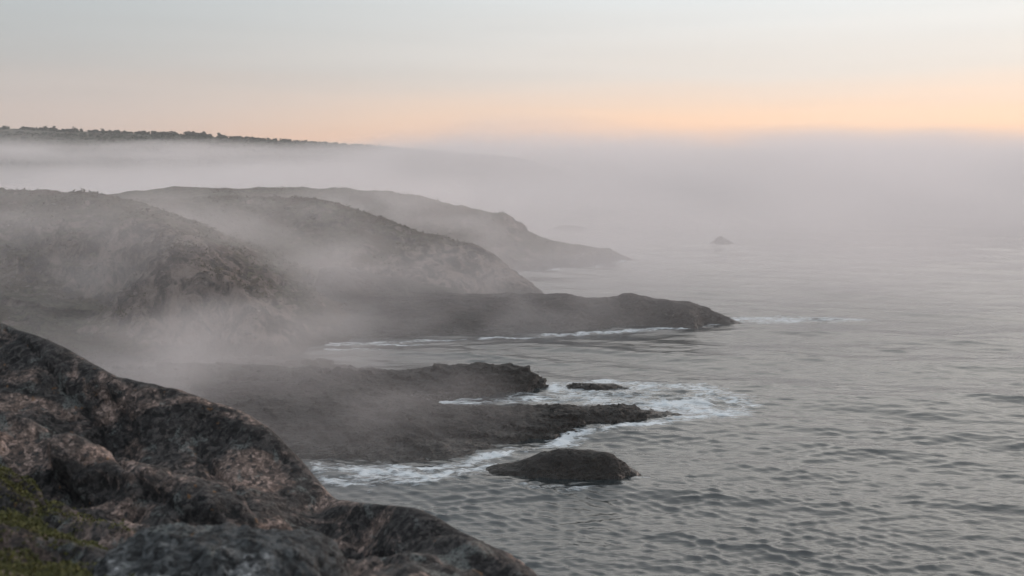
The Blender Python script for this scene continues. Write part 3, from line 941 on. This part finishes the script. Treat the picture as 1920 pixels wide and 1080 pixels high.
m, t, out = new_mat("haze")
pv = N(t, "ShaderNodeVolumePrincipled")
pv.inputs["Color"].default_value = (0.93, 0.93, 0.94, 1)
pv.inputs["Density"].default_value = 0.00025
pv.inputs["Anisotropy"].default_value = 0.2
t.links.new(pv.outputs[0], out.inputs["Volume"])
link("haze", box_mesh("haze", -1000, 1000, -60, 1300, -4, 90), m, kind="stuff", label="thin evening haze over sea and land")


def fog(name, box, steps, build, label, aniso=0.12, color=(0.965, 0.912, 0.915)):
    """a closed body of fog whose density thins out to nothing before its hull"""
    m, t, out = new_mat(name)
    tcn = N(t, "ShaderNodeTexCoord")
    v = tcn.outputs["Object"]
    s = N(t, "ShaderNodeSeparateXYZ")
    t.links.new(v, s.inputs[0])
    den = build(t, v, s.outputs[0], s.outputs[1], s.outputs[2])
    pv = N(t, "ShaderNodeVolumePrincipled")
    pv.inputs["Color"].default_value = (*color, 1)
    pv.inputs["Anisotropy"].default_value = aniso
    t.links.new(den, pv.inputs["Density"])
    t.links.new(pv.outputs[0], out.inputs["Volume"])
    mean = (box[1] - box[0] + box[3] - box[2] + box[5] - box[4]) / 3.0
    m.cycles.volume_step_rate = steps / (mean / 10.0)
    return link(name, box_mesh(name, *box), m, kind="stuff", label=label)


def sea_fog(t, v, x, y, z):
    n1 = noise(t, v, 1.0, 2, 0.55, 0.0, mapping=(0.0075, 0.006, 0.03))
    # shallow over the near water, rising to a bank about 36 m high farther out
    top = math_node(t, 'ADD', math_node(t, 'MULTIPLY_ADD', n1, 34.0, -3.0), maprange(t, y, 270.0, 560.0, 0.0, 26.0))
    # towards the land the layer lies lower
    land = mul(t, maprange(t, x, -20.0, -170.0), maprange(t, y, 300.0, 460.0))
    top = math_node(t, 'SUBTRACT', top, math_node(t, 'MULTIPLY', land, 16.0))
    rel = math_node(t, 'SUBTRACT', top, z)
    vert = maprange(t, rel, -7.0, 22.0)
    cv = N(t, "ShaderNodeFloatCurve")
    t.links.new(math_node(t, 'DIVIDE', y, 1200.0), cv.inputs[1])
    c = cv.mapping.curves[0]
    for p_, (px_, py_) in zip(c.points, ((0.0, 0.0), (1.0, 0.4))):
        p_.location = (px_, py_)
    for px_, py_ in ((115 / 1200, 0.0), (140 / 1200, 0.10), (175 / 1200, 0.46), (230 / 1200, 0.85), (300 / 1200, 1.0), (400 / 1200, 0.85), (560 / 1200, 0.42), (900 / 1200, 0.40)):
        c.points.new(px_, py_)
    cv.mapping.update()
    end = mul(t, maprange(t, y, 1150, 1000), maprange(t, x, -880, -700), maprange(t, x, 880, 700))
    return mul(t, cv.outputs[0], FOG_K, vert, end, maprange(t, n1, 0.28, 0.68, 0.4, 1.5))


FOG_K = 0.0165
fog("sea_fog", (-900, 900, 90, 1200, -3, 62), 22.0, sea_fog, "pale sea fog lying on the water behind the headlands")


def blob(cx, cy_, cz, rx, ry, rz, dens, ns=(0.05, 0.05, 0.12), lo=0.35, hi=0.65, p=0.0):
    def build(t, v, x, y, z):
        q = 0
        terms = []
        for c_, r_, s_ in ((cx, rx, x), (cy_, ry, y), (cz, rz, z)):
            a = math_node(t, 'MULTIPLY', math_node(t, 'SUBTRACT', s_, c_), 1.0 / r_)
            terms.append(math_node(t, 'MULTIPLY', a, a))
        n1 = noise(t, v, 1.0, 2.5, 0.55, 0.3, mapping=ns)
        rr = math_node(t, 'ADD', math_node(t, 'ADD', terms[0], terms[1]), terms[2])
        rr = math_node(t, 'ADD', rr, maprange(t, n1, 0.25, 0.75, 0.55, 0.0, False))      # ragged outline
        fall = maprange(t, rr, 1.0, 0.0)
        return mul(t, fall, maprange(t, n1, lo, hi, 0.35, 1.2), dens)
    return build, (cx - rx, cx + rx, cy_ - ry, cy_ + ry, cz - rz, cz + rz)


b, bx = blob(-34, 100, 3, 42, 42, 14, 0.034)
fog("cove_fog", bx, 11.0, b, "low fog pooled in the cove below the near headland")
b, bx = blob(-14, 164, 4, 56, 36, 13, 0.024)
fog("cove_fog", bx, 11.0, b, "thin fog drifting over the foot of the second headland")
b, bx = blob(-62, 193, 14, 54, 22, 15, 0.028)
fog("valley_fog", bx, 10.0, b, "fog lying in the dip between the near and second headland")
b, bx = blob(-30, 238, 12, 50, 22, 14, 0.045)
fog("valley_fog", bx, 10.0, b, "fog lying in the dip in front of the farthest headland")
b, bx = blob(-480, 760, 33, 230, 90, 14, 0.014, ns=(0.008, 0.02, 0.06))
fog("fog_wisp", bx, 18.0, b, "veil of fog over the left part of the wooded hill")
b, bx = blob(-230, 690, 26, 300, 110, 11, 0.013, ns=(0.010, 0.02, 0.09))
fog("fog_wisp", bx, 14.0, b, "long thin wisp of fog hanging below the ridge of the wooded hill")
b, bx = blob(-68, 148, 13, 70, 46, 22, 0.019)
fog("slope_fog", bx, 12.0, b, "thin fog drifting across the near headland's slope")
